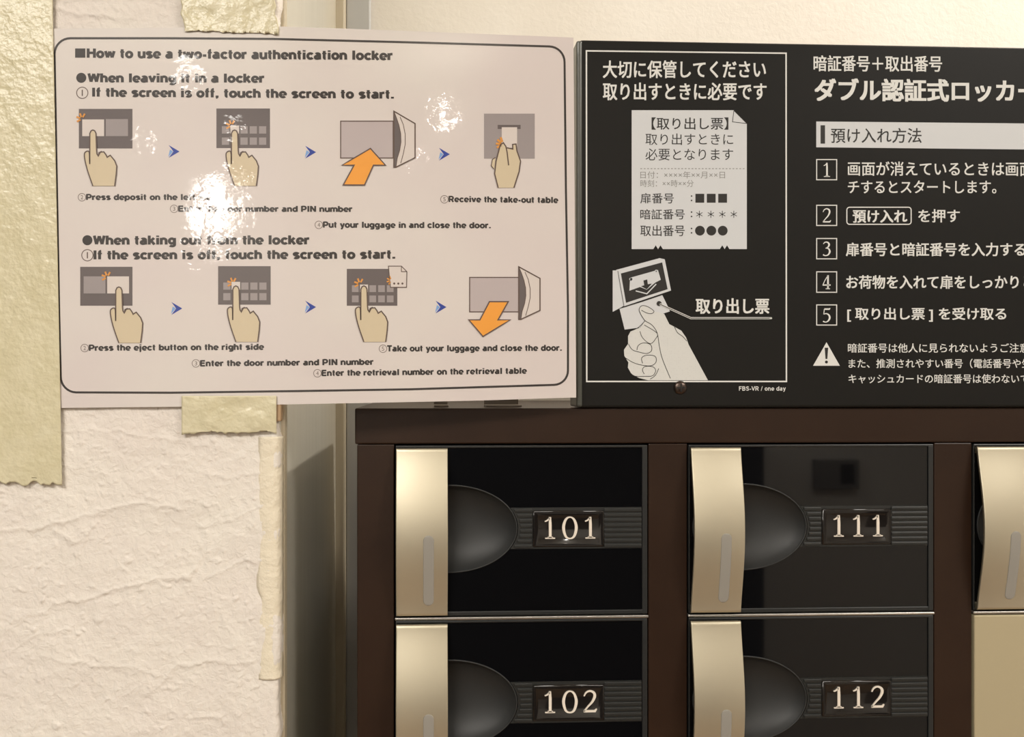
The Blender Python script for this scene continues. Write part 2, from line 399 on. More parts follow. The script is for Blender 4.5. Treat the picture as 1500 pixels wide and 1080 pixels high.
HEAVY = {                                       # heavy wide grotesque, one unit = capital height, (advance, strokes)
 ' ': (.36, []),
 'a': (.70, [[(.53, 0), (.53, .50)], _E(.34, .50, .19, .15, 0, 150), [(.53, .40), (.33, .38)] + _E(.28, .235, .165, .145, 80, 290) + [(.42, .11), (.53, .2)]]),
 'b': (.73, [[(.12, 0), (.12, 1)], _E(.38, .37, .235, .285, 0, 360, 24)]),
 'c': (.66, [_E(.37, .37, .25, .285, 38, 322, 20)]),
 'd': (.73, [[(.60, 0), (.60, 1)], _E(.35, .37, .235, .285, 0, 360, 24)]),
 'e': (.70, [_E(.36, .37, .25, .285, 0, 318, 20), [(.14, .345, .13), (.70, .345, .13)]]),
 'f': (.44, [[(.20, 0), (.20, .78)] + _E(.34, .78, .14, .14, 170, 85, 6), [(.02, .65, .15), (.42, .65, .15)]]),
 'g': (.73, [[(.60, .74), (.60, 0)] + _E(.37, -.03, .23, .15, 0, -150, 10), _E(.35, .39, .235, .265, 0, 360, 24)]),
 'h': (.70, [[(.12, 0), (.12, 1)], [(.12, .42)] + _E(.34, .44, .22, .215, 170, 0) + [(.57, 0)]]),
 'i': (.34, [[(.17, 0), (.17, .74)], [(.17, .84), (.17, 1.0)]]),
 'j': (.34, [[(.17, .74), (.17, -.08)] + _E(.04, -.08, .13, .10, 0, -80, 6), [(.17, .84), (.17, 1.0)]]),
 'k': (.68, [[(.12, 0), (.12, 1)], [(.14, .27), (.56, .73)], [(.30, .42), (.60, 0)]]),
 'l': (.34, [[(.17, 0), (.17, 1)]]),
 'm': (1.04, [[(.12, 0), (.12, .74)], [(.12, .42)] + _E(.32, .44, .20, .215, 170, 0) + [(.52, 0)], [(.52, .42)] + _E(.72, .44, .20, .215, 170, 0) + [(.92, 0)]]),
 'n': (.70, [[(.12, 0), (.12, .74)], [(.12, .42)] + _E(.34, .44, .22, .215, 170, 0) + [(.57, 0)]]),
 'o': (.72, _O),
 'p': (.73, [[(.12, -.25), (.12, .74)], _E(.38, .37, .235, .285, 0, 360, 24)]),
 'r': (.48, [[(.12, 0), (.12, .74)], [(.12, .40)] + _E(.36, .42, .24, .225, 170, 85, 8) + [(.46, .645)]]),
 's': (.64, [[(.54, .55)] + _E(.32, .53, .19, .125, 35, 255, 12) + _E(.32, .215, .21, .13, 75, -145, 12)]),
 't': (.46, [[(.21, .94), (.21, .22)] + _E(.34, .22, .13, .13, 185, 275, 6), [(.02, .65, .15), (.42, .65, .15)]]),
 'u': (.70, [[(.58, 0), (.58, .74)], [(.12, .74), (.12, .30)] + _E(.34, .29, .22, .205, 180, 350)]),
 'v': (.66, [[(.08, .74), (.33, .04)], [(.58, .74), (.33, .04)]]),
 'w': (.98, [[(.08, .74), (.27, .04)], [(.27, .04), (.48, .70)], [(.48, .70), (.70, .04)], [(.70, .04), (.89, .74)]]),
 'y': (.66, [[(.08, .74), (.34, .08)], [(.58, .74), (.31, -.08), (.25, -.16), (.12, -.17)]]),
 'H': (.86, [[(.14, 0), (.14, 1)], [(.72, 0), (.72, 1)], [(.14, .53), (.72, .53)]]),
 'W': (1.12, [[(.10, 1), (.30, .05)], [(.30, .05), (.55, .95)], [(.55, .95), (.81, .05)], [(.81, .05), (1.01, 1)]]),
 'I': (.36, [[(.18, 0), (.18, 1)]]),
 'P': (.80, [[(.14, 0), (.14, 1)], [(.14, .91), (.44, .91)] + _E(.44, .655, .24, .255, 85, -85, 10) + [(.44, .40), (.14, .40)]]),
 'E': (.76, [[(.14, 0), (.14, 1)], [(.14, .91), (.70, .91)], [(.14, .52), (.66, .52)], [(.14, .09), (.71, .09)]]),
 'R': (.84, [[(.14, 0), (.14, 1)], [(.14, .91), (.46, .91)] + _E(.46, .675, .22, .235, 85, -85, 10) + [(.46, .44), (.14, .44)], [(.46, .44), (.72, 0)]]),
 'T': (.76, [[(.38, 0), (.38, .9)], [(.02, .91), (.74, .91)]]),
 'N': (.86, [[(.14, 0), (.14, 1)], [(.72, 0), (.72, 1)], [(.16, .95), (.70, .05)]]),
 'F': (.72, [[(.14, 0), (.14, 1)], [(.14, .91), (.68, .91)], [(.14, .50), (.60, .50)]]),
 'B': (.82, [[(.14, 0), (.14, 1)], [(.14, .91), (.44, .91)] + _E(.44, .71, .19, .20, 85, -85, 8) + [(.44, .52), (.14, .52)], [(.44, .52)] + _E(.47, .30, .21, .215, 85, -85, 8) + [(.44, .09), (.14, .09)]]),
 'S': (.78, [[(.64, .74)] + _E(.38, .72, .24, .19, 25, 255, 12) + _E(.38, .29, .26, .20, 75, -160, 12)]),
 'V': (.80, [[(.08, 1), (.40, .05)], [(.72, 1), (.40, .05)]]),
 '-': (.42, [[(.05, .33), (.37, .33)]]),
 '.': (.34, [[(.17, 0), (.17, .21)]]),
 ',': (.34, [[(.17, .21), (.17, .02), (.12, -.14, .1)]]),
 '/': (.42, [[(.06, -.03, .12), (.36, 1.02, .12)]]),
}
def heavy_text(string, weight=_w):
    V_, F_, x, lay = [], [], 0.0, 0.0
    for ch in string:
        adv, strokes = HEAVY[ch]
        for st in strokes:
            closed = len(st) > 20 and math.hypot(st[0][0] - st[-1][0], st[0][1] - st[-1][1]) < 1e-6
            vs, fs = strip(st[:-1] if closed else st, weight, closed, 99)
            n = len(V_); V_ += [(x + a, b, lay) for a, b in vs]; lay = (lay + .12) % .59; F_ += [tuple(n + i for i in f) for f in fs]
        x += adv + .04
    return np.array(V_), F_
class Print:
    """collects flat shapes given in drawing units; place() puts them on the real surface"""
    def __init__(s, place, parent): s.place, s.parent = place, parent; s.clear()
    def clear(s): s.v, s.f = [], []
    def raw(s, vs, fs):
        n = len(s.v); s.v += list(vs); s.f += [tuple(n + i for i in f) for f in fs]; return s
    def poly(s, pts):
        t = geometry.tessellate_polygon([[Vector((p[0], p[1], 0)) for p in pts]])
        return s.raw([(p[0], p[1]) for p in pts], t)
    def rect(s, x0, y0, x1, y1): return s.poly([(x0, y0), (x1, y0), (x1, y1), (x0, y1)])
    def line(s, pts, w, closed=False, smooth=0):
        if smooth: pts = spline(pts, smooth, closed)
        return s.raw(*strip(pts, w, closed))
    def ink(s, string, x0, x1, y0, y1, off=0.0, slope=0.0):
        """fit the inked box of the string"""
        co, fs = text_mesh(string, off)
        a, b = co.min(0), co.max(0)
        u = (co[:, 0] - a[0]) / (b[0] - a[0]); v_ = (co[:, 1] - a[1]) / (b[1] - a[1])
        X = x0 + u * (x1 - x0); Y = y1 + (y0 - y1) * v_ + slope * (X - x0)
        n5 = len(X) // 5
        return s.raw([(a_, b_, (0.2 * (i // n5) if off > 0 else 0.0)) for i, (a_, b_) in enumerate(zip(X, Y))], fs)
    def latin(s, string, x0, x1, base0, base1, cap, off=0.2):
        co, fs = heavy_text(string, off)
        H, b0 = 1.0, 0.0
        u = (co[:, 0] - co[:, 0].min()) / (co[:, 0].max() - co[:, 0].min())
        X = x0 + u * (x1 - x0); Y = base0 + (base1 - base0) * u - (co[:, 1] - b0) / H * cap
        return s.raw(list(zip(X, Y, co[:, 2])), fs)
    def out(s, name, m, layer=1, label=None):
        vs = [s.place(p[0], p[1], layer + (p[2] if len(p) > 2 else 0.0)) for p in s.v]
        o = mesh(name, vs, s.f, m, s.parent)
        me = o.data
        # every face looks out of the surface
        fl = [p.index for p in me.polygons if p.normal.y > 0]
        if fl:
            bm = bmesh.new(); bm.from_mesh(me); bm.faces.ensure_lookup_table()
            bmesh.ops.reverse_faces(bm, faces=[bm.faces[i] for i in fl]); bm.to_mesh(me); bm.free()
        if label: o['label'] = label
        s.clear(); return o

# ================================================================== LAMINATED NOTICE
XBEND = XX(418, YP)
def sheetY(x):
    t = x - XBEND
    s = 0.105                                  # beyond the pillar the sheet leans back towards the sign
    soft = 0.006
    k = s * (t + math.sqrt(t * t + soft * soft)) / 2
    return YP - 0.0016 + k
def SH(px, py, layer=0):
    y = YP
    for _ in range(8):
        p = P(px, py, y); y = sheetY(p.x)
    p = P(px, py, y - 0.00007 * layer)
    return p
def pl(x, pts):
    return float(np.interp(x, [p[0] for p in pts], [p[1] for p in pts]))
SX0, SX1 = 62.0, 840.0
top = [(62, 42), (80, 42), (250, 40.5), (400, 38.5), (480, 41), (600, 45.5), (840, 55)]
bot = [(62, 598), (270, 596), (400, 593), (560, 590), (700, 587), (840, 582.5)]
nx, ny = 96, 30
vs = []
for side in (0, 1):
    for j in range(ny + 1):
        for i in range(nx + 1):
            x = SX0 + (SX1 - SX0) * i / nx + 4 * (j / ny) * (i / nx)
            yy = pl(x, top) * (1 - j / ny) + pl(x, bot) * j / ny
            p = SH(x, yy); p.y += 0.0004 * side; vs.append(p)
N1 = (nx + 1) * (ny + 1); fs = []
for j in range(ny):
    for i in range(nx):
        a = j * (nx + 1) + i
        fs.append((a, a + nx + 1, a + nx + 2, a + 1)); fs.append((N1 + a, N1 + a + 1, N1 + a + nx + 2, N1 + a + nx + 1))
N2 = len(vs); vs = vs + [Vector(q) for q in vs]   # rim keeps its own corners
rim = [i for i in range(nx)] + [nx + j * (nx + 1) for j in range(ny)] + [ny * (nx + 1) + nx - i for i in range(nx)] + [(ny - j) * (nx + 1) for j in range(ny)]
for q in range(len(rim)):
    a, b = N2 + rim[q], N2 + rim[(q + 1) % len(rim)]; fs.append((a, b, N1 + b, N1 + a))
sheet = mesh('laminated_notice', vs, fs, M_PAPER, None, True)
_b = bmesh.new(); _b.from_mesh(sheet.data); bmesh.ops.delete(_b, geom=[q for q in _b.verts if not q.link_faces], context='VERTS'); _b.to_mesh(sheet.data); _b.free()
tag(sheet, 'white laminated landscape notice with English locker instructions, taped to the plaster pillar', 'notice')
D = Print(SH, sheet)
# frame line
bl = []
def arc(cx, cy, r, a0, a1, n=8): return [(cx + r * math.cos(math.radians(a0 + (a1 - a0) * k / n)), cy + r * math.sin(math.radians(a0 + (a1 - a0) * k / n))) for k in range(n + 1)]
bl += arc(103, 79, 23, 180, 270) + [(250, 56), (400, 57), (600, 62)] + arc(804, 91, 23, -88, 0) + [(829, 280), (832, 450)] + arc(811, 543, 21, 0, 88)
bl += [(600, 570.5), (440, 573), (250, 575.5)] + arc(112, 552, 23, 92, 180) + [(86.5, 450), (83.5, 280)]
D.line(bl, 3.1, True).out('frame_line', M_INK)
# lettering
def circnum(n, cx, cy, r):
    D.line(ell(cx, cy, r, n=20), max(0.9, r * .14), True)
    D.ink(n, cx - r * (.1 if n == '1' else .33), cx + r * (.1 if n == '1' else .33), cy - r * .55, cy + r * .55, 0.0)
D.rect(110, 71, 125, 84.5); D.out('square_bullet', M_INK)
LN = [('How to use a two-factor authentication locker', 127, 575, 84.5, 88, 13.5),
      ('When leaving it in a locker', 128, 387, 120.5, 121, 13),
      ('If the screen is off, touch the screen to start.', 135, 577, 141.5, 144.5, 13),
      ('Press deposit on the left side', 126, 318, 293, 293, 8.6),
      ('Enter the door number and PIN number', 261, 516, 310, 310.5, 8.6),
      ('Put your luggage in and close the door.', 473, 719, 333.5, 334.5, 8.8),
      ('Receive the take-out table', 657, 818, 296, 297.5, 8.8),
      ('When taking out from the locker', 136, 453, 358.5, 358, 13.2),
      ('If the screen is off, touch the screen to start.', 137, 579, 380, 379, 13),
      ('Press the eject button on the right side', 130, 387, 514, 512.5, 8.8),
      ('Enter the door number and PIN number', 293, 547, 536.8, 534.5, 8.8),
      ('Enter the retrieval number on the retrieval table', 471, 772, 551, 547.5, 8.8),
      ('Take out your luggage and close the door.', 567, 823, 515, 514, 8.8)]
for k, (s, a, b, y0, y1, cap) in enumerate(LN):
    D.latin(s, a, b, y0, y1, cap, 0.27 if cap > 10 else 0.265); D.out('lettering', M_INK)
for cx, cy in ((119, 114), (128, 352)):
    D.poly(ell(cx, cy, 7.4)); D.out('round_bullet', M_INK)
for n, cx, cy, r in (('1', 120.5, 136, 8.3), ('1', 128, 374, 8.3)): circnum(n, cx, cy, r); D.out('circled_number', M_LINE)
for n, cx, cy in (('2', 120, 289), ('3', 255, 306), ('4', 467, 329.5), ('5', 651, 292), ('2', 124, 510), ('3', 287, 532.5), ('4', 465, 547), ('5', 561, 511)):
    circnum(n, cx, cy, 5.6); D.out('circled_number', M_INKSOFT)
# chevrons between the steps
for cx, cy in ((255, 222), (455, 223), (651, 226), (259, 452), (455, 450), (646, 450)):
    D.poly([(cx - 8, cy - 9.5), (cx + 8, cy), (cx - 8, cy + 9.5), (cx - 1, cy)]); D.out('step_chevron', M_BLUE, 1)
    D.poly([(cx - 8.5, cy + 8), (cx - 1.5, cy), (cx - 6, cy - 3)]); D.out('chevron_shade', M_BLUE2, 1)
def sparks(cx, cy, s=1.0, a0=150, a1=300, n=4, m=None):
    for k in range(n):
        t = math.radians(a0 + (a1 - a0) * k / (n - 1)); c, q = math.cos(t), math.sin(t)
        D.line([(cx + 2.5 * s * c, cy + 2.5 * s * q), (cx + 8.5 * s * c, cy + 8.5 * s * q)], 2.6 * s)
    D.out('touch_sparks', m or M_SPARK, 4)
def hand(tx, ty):
    f = [(-4.6, 40), (-4.2, 5), (-2.6, 1.2), (0, 0), (2.8, 1.2), (4.4, 5), (5.4, 32), (8, 36), (11, 32), (16, 32), (20, 37.5), (25.5, 37), (32, 45), (35, 53), (34.2, 65), (32, 82), (0, 82), (-7, 62), (-11, 47), (-12.4, 36), (-10.5, 32), (-6.5, 31), (-5, 34)]
    D.poly([(tx + a, ty + b) for a, b in f]); D.out('pointing_hand', M_SKIN, 5)
    D.line([(tx + a, ty + b) for a, b in [(0, 82), (-7, 62), (-11, 47), (-12.4, 36), (-10.5, 32), (-6.5, 31), (-5, 35), (-4.6, 50)]], 1.8, smooth=3)
    D.line([(tx + a, ty + b) for a, b in [(-4.6, 50), (-4.4, 5), (-2.6, 1.2), (0, 0), (2.8, 1.2), (4.6, 5), (5.4, 30), (6, 35), (8, 38), (11, 32.5), (16, 32), (19, 36), (21, 40), (25.5, 37), (32, 45), (35, 53), (34.2, 65), (32, 82)]], 1.8)
    D.line([(tx + a, ty + b) for a, b in [(8, 38), (9, 33), (13, 31)]], 1.2)
    D.out('hand_outline', M_LINE, 6)
def screen(x0, y0, x1, y1): D.rect(x0, y0, x1, y1); D.out('screen_drawing', M_SCR, 1)
def keys(x0, ya, yb, step, w, h, lit=1):
    for r, y in enumerate((ya, yb)):
        for k in range(5):
            if r == 0 and k == lit: continue
            D.rect(x0 + k * step, y, x0 + k * step + w, y + h)
    D.out('key_drawing', M_MID, 2)
    D.rect(x0 + lit * step - 1, ya - 1, x0 + lit * step + w + 1, ya + h); D.out('lit_key', M_LITE, 3)
screen(115.5, 159.5, 194, 217.5)
D.rect(120.5, 175, 152.5, 199.5); D.out('button_drawing', M_LITE, 2); D.rect(155, 174.5, 187.5, 199.5); D.out('button_drawing', M_MID, 2)
sparks(120, 174); hand(136, 190.5)
screen(317, 159, 395.5, 217); keys(325, 185, 201.5, 13.6, 10.6, 10.8); sparks(339, 184); hand(343.5, 190.5)
screen(117.5, 391, 194, 448)
D.rect(122.5, 405, 154.5, 430); D.out('button_drawing', M_MID, 2); D.rect(157, 405, 189, 430); D.out('button_drawing', M_LITE, 2)
sparks(157, 406); hand(174, 420.5)
screen(319.5, 390, 396.5, 446.5); keys(327, 414, 429.5, 13.2, 10.6, 10.5); sparks(341, 415); hand(345.5, 419)
screen(508, 394, 582, 448); keys(515.5, 418, 433, 12.8, 9.8, 10); sparks(527, 416); hand(533, 419)
pg = [(569, 390), (588, 390), (596, 398), (595.5, 421), (572, 421)]
sparks(573, 411, .8, 120, 250)
D.poly(pg); D.out('page_drawing', M_LITE, 3); D.line(pg, 1.2, True); D.line([(588, 390), (588, 398), (596, 398)], 1.1)
for x in (577.5, 583.5, 589.5): D.poly(ell(x, 415.5, 1.6, n=8))
D.out('page_outline', M_LINE, 4)
def openlocker(x0, y0, x1, y1, dx, dy0, dy1):
    D.rect(x0, y0, x1, y1); D.out('locker_drawing', M_BOX, 1)
    D.line([(x0, y0), (x1, y0), (x1, y1), (x0, y1)], 1.5, True); D.out('locker_outline', M_LINE, 2)
    H = dy1 - dy0
    dark = [(dx, dy0)] + [(dx + 10.5 * math.sin(math.pi * t), dy0 + H * t) for t in (.12, .25, .4, .55, .7, .85)] + [(dx + 3, dy1)]
    white = [(dx, dy0), (dx + 31, dy0 + .22 * H), (dx + 31, dy0 + .83 * H), (dx + 4, dy1)] + [(dx + 10.5 * math.sin(math.pi * t), dy0 + H * t) for t in (.85, .7, .55, .4, .25, .12)]
    D.poly(white); D.out('open_door_drawing', M_LITE, 3)
    D.poly([(dx - .5, dy0)] + dark[1:] + [(dx, dy1)]); D.out('door_shadow_drawing', M_SCR, 3)
    D.line([(dx, dy0), (dx + 31, dy0 + .22 * H), (dx + 31, dy0 + .83 * H), (dx + 3, dy1), (dx, dy1)], 1.8, True)
    D.line(dark, 1.0); D.line([(dx + 9, dy0 + .1 * H)] + [(dx + 9 + 8 * math.sin(math.pi * t) * 1.0, dy0 + .06 * H + .88 * H * t) for t in (.2, .4, .6, .8)] + [(dx + 10, dy0 + .93 * H)], 1.0)
    D.out('door_outline', M_LINE, 4)
openlocker(499, 177.5, 576, 231.5, 577, 163, 245)
A = [(542.6, 217.5), (564.7, 242), (547, 242), (534, 271), (502.8, 271), (518.7, 242), (501, 242)]
D.poly(A); D.out('arrow_drawing', M_ORANGE, 5); D.line(A, 1.8, True); D.out('arrow_outline', M_LINE, 6)
openlocker(688, 406.5, 760, 457, 760, 391, 468)
A = [(717, 442), (744.5, 442), (729.5, 468.7), (747.5, 468.7), (707.5, 493), (686.7, 468.7), (703, 468.7)]
D.poly(A); D.out('arrow_drawing', M_ORANGE, 5); D.line(A, 1.8, True); D.out('arrow_outline', M_LINE, 6)
D.rect(709, 166.5, 783.3, 232.5); D.out('printer_drawing', M_MID, 1)
D.rect(729, 183, 762.6, 189); D.out('slot_drawing', M_SCR, 2)
D.rect(735, 186.5, 757.5, 216.5); D.out('ticket_drawing', M_LITE, 3)
c2 = lambda L: [(400 + a / 3.26, b / 3.26) for a, b in L]
hp = c2([(1085, 695), (1100, 682), (1116, 706), (1145, 710), (1146, 688), (1160, 690), (1165, 722), (1182, 770), (1175, 820), (1150, 897), (1075, 897), (1058, 830), (1065, 770), (1078, 720)])
D.poly(hp); D.poly(c2([(1062, 755), (1048, 760), (1042, 790), (1056, 808)])); D.out('pinching_hand', M_SKIN, 4)
D.line(hp[9:] if False else c2([(1075, 897), (1058, 830), (1065, 770), (1078, 720), (1085, 692), (1100, 682), (1112, 700), (1118, 730), (1125, 790)]), 1.8)
D.line(c2([(1116, 706), (1145, 712), (1144, 690), (1160, 688), (1165, 722), (1182, 770), (1175, 820), (1150, 897)]), 1.8)
D.line(c2([(1062, 752), (1047, 762), (1042, 792), (1054, 808)]), 1.3); D.out('hand_outline', M_LINE, 5)
sparks(737, 211, 1.25, 150, 250, 4, M_SPARK)

# ================================================================== TAPES
def tape(name, outline_fn, x0, x1, y0, y1, n, m_, yoff, label, wr=0.00025):
    """strip of tape lying over wall and notice; outline_fn(u, v) -> drawing coords"""
    nx_, ny_ = n; vs = []
    for side in (0, 1):
        for j in range(ny_ + 1):
            for i in range(nx_ + 1):
                px, py = outline_fn(i / nx_, j / ny_)
                yb = P(px, py, YP)
                h = wr * (float(fbm(np.float64(px), np.float64(py), 1 / 22, 3)) + .5)
                y = YP - yoff - max(h, -yoff * .3) + 0.00025 * side
                vs.append(P(px, py, y))
    N = (nx_ + 1) * (ny_ + 1); fs = []
    for j in range(ny_):
        for i in range(nx_):
            a = j * (nx_ + 1) + i
            fs.append((a, a + nx_ + 1, a + nx_ + 2, a + 1)); fs.append((N + a, N + a + 1, N + a + nx_ + 2, N + a + nx_ + 1))
    rm = [i for i in range(nx_)] + [nx_ + j * (nx_ + 1) for j in range(ny_)] + [ny_ * (nx_ + 1) + nx_ - i for i in range(nx_)] + [(ny_ - j) * (nx_ + 1) for j in range(ny_)]
    for q in range(len(rm)):
        a, b = rm[q], rm[(q + 1) % len(rm)]; fs.append((a, b, N + b, N + a))
    return tag(mesh(name, vs, fs, m_, None, True), label, 'tape')
def jag(u, k, a): return a * float(vn(np.float64(u * k), np.float64(k))) + a * .6 * float(vn(np.float64(u * k * 3), np.float64(k + 2)))
def big(u, v_):
    y = -60 + v_ * (709 + 60); xr = 77.5 + 13.5 * max(0, y - 20) / 690
    if v_ > .99: y += jag(u, 11, 3.5)
    return (-60 + u * (xr + 60), y)
tape('masking_tape', big, 0, 0, 0, 0, (70, 300), M_TAPE, 0.0024, 'wide yellow masking tape down the left edge of the notice', 0.00016)
def tp(u, v_):
    x = 267 + 138 * u + (4 * jag(v_, 3, 1)); y = -40 + 89 * v_
    if v_ > .95: y = 49 + (-4 + 5 * u) + jag(u, 9, 1.5)
    return (x + (-2 * (1 - v_)), y)
tape('masking_tape', tp, 0, 0, 0, 0, (60, 40), M_TAPE, 0.0024, 'short masking tape piece over the top edge of the notice', 0.0004)
def bt(u, v_):
    x = 266 + 139 * u; y = 580 + 54 * v_
    if v_ > .97: y += jag(u, 8, 3)
    return (x, y)
tape('masking_tape', bt, 0, 0, 0, 0, (60, 30), M_TAPE, 0.0024, 'short masking tape piece under the bottom edge of the notice', 0.0004)
# thin strip of old tape wrapped on the pillar corner
bm = bmesh.new(); prev = None
M_OLD = mat('old_tape', S(232, 222, 200), 0.45, spec=0.4)
v = pos(M_OLD); bump(M_OLD, noise(M_OLD, v, 260, 4, 0.6), 0.001, 0.9)
vs, fs = [], []
for j in range(121):
    z = ZZ(640, YP, 400) + (ZZ(996, YP, 400) - ZZ(640, YP, 400)) * j / 120
    wv = 0.0016 * float(vn(np.float64(j / 9.0), np.float64(2.2))); lift = 0.0003 * float(vn(np.float64(j / 5.0), np.float64(7.7)))
    prof = [(XE - 0.0115 + wv, YP + 0.0010), (XE - 0.0095 + wv, YP + 0.0002), (XE - 0.007, YP - 0.0002), (XE - 0.0035, YP - 0.0004), (XE - 0.001, YP + 0.0006), (XE + 0.0006, YP + 0.0030), (XE + 0.0008, YP + 0.0085)]
    vs += [(a + lift, b - lift, z) for a, b in prof]
for j in range(120):
    for i in range(6):
        a = j * 7 + i; fs.append((a, a + 1, a + 8, a + 7))
ot = mesh('edge_tape', vs, fs, M_OLD, None, True); so = ot.modifiers.new('s', 'SOLIDIFY'); so.thickness = 0.0002
tag(ot, 'narrow pale yellow tape wrapped down the pillar corner below the notice', 'tape')

# ================================================================== LOCKER CABINET
loc0 = P(760, 598, 0)
ZT, ZR = ZZ(598), ZZ(650)
XL0 = XX(520)
cab = empty('locker_cabinet', (XL0 + 0.3, 0.15, 0.0))
tag(cab, 'dark brown steel locker cabinet with numbered black doors under the black sign', 'locker')
cols = [(XX(579.5), XX(947)), (XX(1008.5), XX(1367.5))]
pitch = cols[1][0] - cols[0][0]; wdoor = ((cols[0][1] - cols[0][0]) + (cols[1][1] - cols[1][0])) / 2
cols = [(cols[0][0] + k * pitch, cols[0][0] + k * pitch + wdoor) for k in range(3)]
XRR = cols[2][1] + (cols[1][0] - cols[0][1])
ROW = ZZ(656) - ZZ(911.5)                       # pitch of the rows
rows = [ZZ(652.5) - ROW * k for k in range(3)]
DH = ZZ(652.5) - ZZ(899.5)                      # door height
ZBOT = rows[2] - ROW                            # below this a plain front
box('top_rail', XL0, XRR + 0.001, -0.0008, 0.262, ZR, ZT, M_BROWN, cab, 0.0009, 3)
edges = [XL0 + 0.0012] + [v_ for c in cols for v_ in (c[0] - 0.0008, c[1] + 0.0008)] + [XRR]
for k in range(4):
    box('post', edges[2 * k], edges[2 * k + 1], 0.0, 0.262, 0.30, ZR - 0.0003, M_BROWN, cab, 0.0006)
box('side_reflector', XL0 + .0008, XL0 + .002, 0.022, 0.25, 0.301, ZR - .001, mat('side_grey', S(150, 148, 132), 0.3), cab)  # unseen grey plate added to lighten the reflection in the pillar return
box('back_panel', edges[0] + .001, edges[-1] - .001, 0.250, 0.2615, 0.31, ZT - .003, M_BROWN, cab)
box('lower_front', edges[1] - .001, edges[-2] + .001, 0.001, 0.02, 0.31, ZBOT, M_BROWN, cab)
box('plinth', XL0 + .004, XRR - .004, 0.02, 0.26, 0.0, 0.302, M_BROWN, cab, 0.002)
for k in range(3):
    for r in range(3):
        zs_ = rows[r] - DH - 0.0012
        box('shelf_lip', cols[k][0] - 0.0004, cols[k][1] + 0.0004, -0.0012, 0.012, zs_ - 0.0017, zs_ - 0.0002, M_STEEL, cab, 0.0004)
        box('shelf', cols[k][0] - 0.0006, cols[k][1] + 0.0006, 0.012, 0.249, zs_ - 0.003, zs_ - 0.0005, M_BLACK, cab)

U = wdoor / 367.5                               # metres per drawing unit on the door, about 0.4 mm
def stroke_glyph(ch):
    """numeral in a 26 x 34 cell, y down"""
    if ch == '1':
        return [('l', [(6, 7.5, 1.5), (9, 6.3, 2.0), (13, 2.5, 2.2)]), ('l', [(13.2, .8, 3.2), (13.6, 12, 3.9), (13.6, 32, 3.9)]), ('l', [(6.5, 33, 1.7), (20.5, 33, 1.7)]), ('l', [(10, 31.8, 2), (17.5, 31.8, 2)])]
    if ch == '0':
        return [('c', [(13, 1, 1.9), (19, 5, 3.2), (22, 17, 4.0), (19, 30, 3.2), (13, 33.6, 1.9), (7, 30, 3.2), (4, 17, 4.0), (7, 5, 3.2)])]
    if ch == '2':
        return [('s', [(4.5, 9, 1.6), (7.5, 3.5, 2.2), (13, 1.2, 2.6), (18.5, 4, 3.6), (19.5, 10, 3.8), (16, 18, 3.0), (10, 25, 2.2), (4.5, 32.2, 1.8)]), ('l', [(4, 32, 3.2), (20, 32, 3.2), (22.5, 28.4, 1.4)])]
    if ch == '3':
        return [('s', [(5, 6, 1.6), (9, 2, 2.4), (15, 2, 3), (18.5, 7, 4), (16, 13, 3), (10, 16, 1.8)]), ('s', [(10, 16, 1.8), (17, 17, 3), (20, 24, 4.2), (16, 31.5, 3), (9, 33.2, 2.2), (4.5, 31, 3.2)])]
    if ch == '4':
        return [('l', [(15.5, 2, 1.8), (9, 13, 1.8), (4, 24, 1.8)]), ('l', [(3.5, 24.2, 3), (22, 24.2, 3)]), ('l', [(15.8, 1, 4), (15.8, 33, 4)]), ('l', [(10.5, 33, 1.8), (20.5, 33, 1.8)])]
    if ch == '5':
        return [('l', [(7.5, 3, 3.6), (19, 3, 3.6), (21, .8, 1.4)]), ('l', [(7.5, 3, 1.8), (6, 15.5, 1.8)]), ('s', [(6, 15, 1.8), (12, 13.5, 2.4), (18, 17, 3.6), (19.8, 24, 4.2), (16, 31, 3.2), (10, 33.5, 2.2), (4.5, 31.5, 3.2)])]
def glyph_shapes(ch):
    for kind, pts in stroke_glyph(ch):
        if kind == 's': yield strip(spline(pts, 6), 1, False, 99)
        elif kind == 'c': yield strip(spline(pts, 6, True), 1, True, 99)
        else: yield strip(pts, 1, False, 99)
def numerals(string, name, parent, x0, zt, w_, h_, adv, yf, th, m):
    vs, fs = [], []
    for k, ch in enumerate(string):
        for a, f in glyph_shapes(ch):
            n = len(vs); q = len(a)
            for yy in (yf, yf + th):
                vs += [(x0 + (k * adv + p[0] * w_ / 26) * U, yy, zt - p[1] * h_ / 34 * U) for p in a]
            fs += [tuple(n + i for i in g) for g in f] + [tuple(n + q + i for i in reversed(g)) for g in f]
            fs += [(n + g[s], n + g[(s + 1) % 4], n + q + g[(s + 1) % 4], n + q + g[s]) for g in f for s in range(4)]
    o = mesh(name, vs, fs, m, parent)
    bm = bmesh.new(); bm.from_mesh(o.data); bmesh.ops.recalc_face_normals(bm, faces=bm.faces); bm.to_mesh(o.data); bm.free()
    return o

